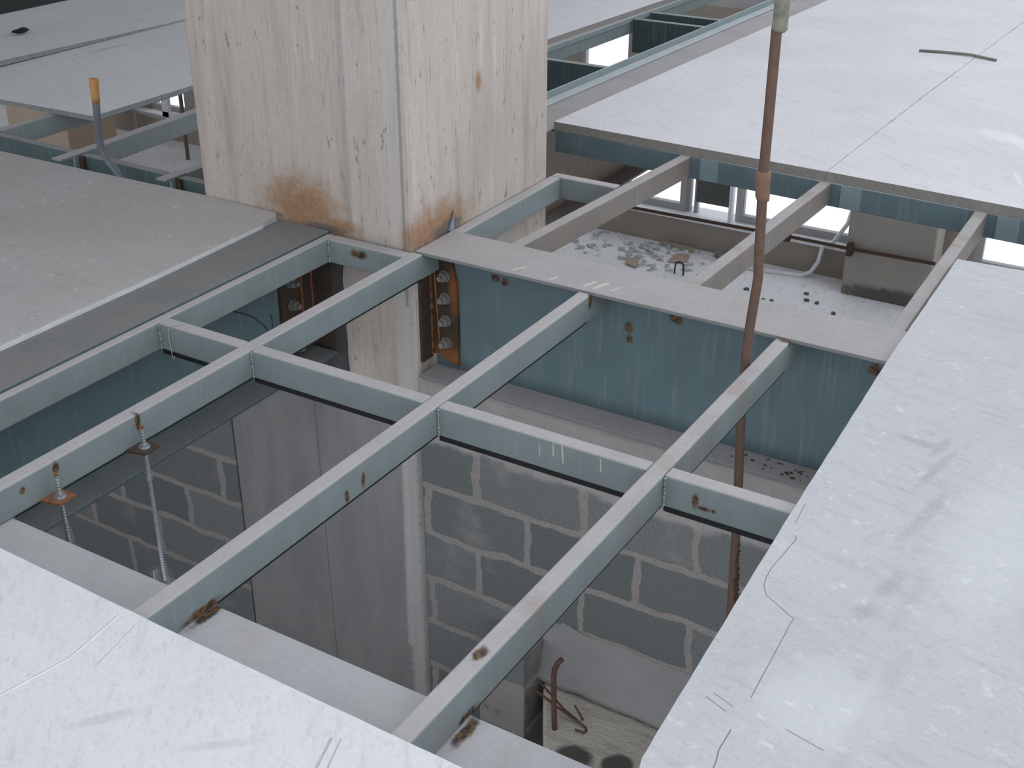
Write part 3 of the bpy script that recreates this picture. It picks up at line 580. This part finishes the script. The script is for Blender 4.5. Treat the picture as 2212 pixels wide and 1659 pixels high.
for lab, x, m_, wd in (('grey steel post beside the dark board in the window gap', -2.42, GREYFR, .05), ('slim grey post close to the dark board in the window gap', -2.33, GREYFR, .035), ('bright white post in front of the dark board in the window gap', -1.93, WHITEP, .035), ('grey double post at the edge of the bright window by the pipe', -1.88, GREYFR, .05)):
    yy = YW + (.02 if m_ is WHITEP else .15)
    single('window_post', MB().box(x, x + wd, yy, yy + .05, -2.70, -.75), m_, lab, 'post', (x, yy, -2.7))
t = Thing('rusty_rail', 'thin rusty brown rail on brackets running along the parapet to the lower-floor column', 'rail', (-1.5, 8.0, -2.56))
RAILM = m_simple('rail_rust', (.075, .045, .03), .8, 0, .4)
t.part('bar', MB().tube([(-3.0, 8.33, -2.70), (-1.2, 8.06, -2.575), (-.63, 8.015, -2.56), (.075, 8.0, -2.54)], .0165, 8), RAILM)
for x, y in ((-1.235, 8.065), (-.655, 8.017)):
    t.part('bracket', MB().box(x - .025, x + .025, y - .028, y + .028, -2.62, -2.51).box(x - .02, x + .02, y, 8.338 if x < -1 else 8.048, -2.57, -2.53), RAILM)
t = Thing('white_conduit', 'white bent conduit dropping over the parapet left of the lower-floor column', 'conduit', (-.95, 8.3, -3))
t.part('tube', MB().tube([(-.80, 8.60, -2.2), (-.82, 8.45, -2.5), (-.90, 8.32, -2.66), (-.98, 8.30, -2.70), (-1.0, 8.29, -2.85), (-1.05, 8.27, -2.95), (-1.12, 8.22, -2.985), (-1.62, 8.13, -2.983)], .02, 8), WHITEP, smooth=True)
single('lower_pipe', MB().tube([(-8.36, 7.9, -3.0), (-8.36, 7.9, -.085)], .022, 8), m_simple('brown_pipe_far', (.12, .08, .07)), 'thin dark upright pipe on the lower floor seen left of the column', 'pipe', (-8.36, 7.9, -3))
single('white_window_frame', MB().box(-9.0, -8.9, 8.2, 8.25, -2.66, -2.0).box(-9.0, -8.5, 8.2, 8.25, -2.69, -2.6), WHITEP, 'white L-shaped frame on the lower floor beside the thin dark pipe', 'frame', (-8.9, 8.2, -2.7))  # white window frame piece on the lower floor
single('handrail', MB().tube([(-9.9, 8.15, -2.62), (-8.4, 8.15, -2.70)], .02, 8).tube([(-9.42, 8.15, -2.64), (-9.42, 8.15, -3.0)], .016, 8), GREYFR, 'pale rail on a short stand, seen below the overhanging board', 'rail', (-9.4, 8.15, -3))

# ------------------------------------------------------------------ rubble on the lower floor
def chip(cx, cy, L, Wd, H, rz, mat, name, label, cat, group=None, tilt=0.0, z=-3.0):
    pts = []
    for k in range(7):
        a = 2 * math.pi * k / 7; q = 1 + .3 * mnoise.noise((cx * 9 + k, cy * 7, 0)); pts.append((math.cos(a) * L * q, math.sin(a) * Wd * q))
    c, s_ = math.cos(rz), math.sin(rz); poly = [(cx + c * p[0] - s_ * p[1], cy + s_ * p[0] + c * p[1]) for p in pts]
    z1 = [z + H * (1 + .4 * mnoise.noise((p[0] * 20, p[1] * 20, 3))) + tilt * (p[0] - cx) for p in poly]
    return single(name, MB().prism(poly, z, z1), mat, label, cat, (cx, cy, z), group, bevel=.003)
spots = []
for k in range(95):
    if k < 66: x, y = random.gauss(-2.66, .27), random.gauss(7.98, .17)
    else: x, y = random.uniform(-3.25, -2.0), random.uniform(7.65, 8.3)
    if y > 8.31: y = 8.3 - random.random() * .1
    spots.append((x, y))
for x, y in spots:
    chip(x, y, random.uniform(.015, .06), random.uniform(.012, .026), random.uniform(.008, .03), random.uniform(0, 3.1), random.choice((PLASTER_CHIP, PLASTER_CHIP, m_simple('white_chip', (.66, .67, .66), .9) if 'white_chip' not in bpy.data.materials else bpy.data.materials['white_chip'])), 'rubble_chip',
         'small grey or white rubble chip scattered on the lower floor', 'rubble', 'rubble chips scattered on the lower floor', random.uniform(-.15, .15))
for x, y in ((-1.5, 7.75), (-1.15, 7.62), (-.95, 7.7), (-1.25, 7.5), (-.85, 7.9), (-1.38, 7.62), (-1.0, 7.45), (-.78, 7.75), (-1.6, 7.6), (-.6, 7.6)):
    chip(x + random.uniform(-.1, .1), y + random.uniform(-.1, .1), .025, .018, .018, random.uniform(0, 3), GLASSDARK, 'dark_clod', 'small dark clod on the white dusty floor near the lower-floor column', 'clod', 'dark clods on the dusty lower floor')
def sheet(poly, lab): return single('tan_sheet', MB().prism(poly, -2.99, -2.978), BROWNSHEET, lab, 'sheet', (poly[0][0], poly[0][1], -3))
sheet([(-2.30, 7.90), (-2.13, 7.97), (-2.19, 8.16), (-2.31, 8.12)], 'tan square scrap of board lying alone right of the rubble scatter')
sheet([(-2.62, 7.66), (-2.48, 7.62), (-2.55, 7.82), (-2.66, 7.80)], 'tan square scrap of board at the flange edge, among the rubble')
single('timber_piece', MB().prism([(-2.55, 8.27), (-2.2, 8.24), (-2.2, 8.29), (-2.55, 8.31)], -3.0, -2.96), TIMBER, 'pale timber offcut lying against the parapet foot', 'timber', (-2.4, 8.27, -3))
mb = MB()
for k in range(14): mb.lump((random.gauss(-1.83, .07), random.gauss(8.24, .025), -2.97), random.uniform(.02, .05), k, 1, .5)
tag(build('rubble', mb, m_simple('brown_rubble', (.30, .26, .22), .95, 0, .4), None, (-1.83, 8.2, -3)), 'brown heap of rubble at the foot of the parapet', 'rubble heap', None, 'stuff')
tubething('lifting_hook', [(-2.135, 7.70, -3.0), (-2.135, 7.70, -2.93), (-2.128, 7.70, -2.895), (-2.112, 7.70, -2.882), (-2.09, 7.70, -2.877), (-2.068, 7.70, -2.883), (-2.054, 7.70, -2.90), (-2.05, 7.70, -2.93), (-2.05, 7.70, -3.0)], .008, RUST_DARK, 'dark steel loop standing up from the lower floor like an inverted U', 'loop', 8)
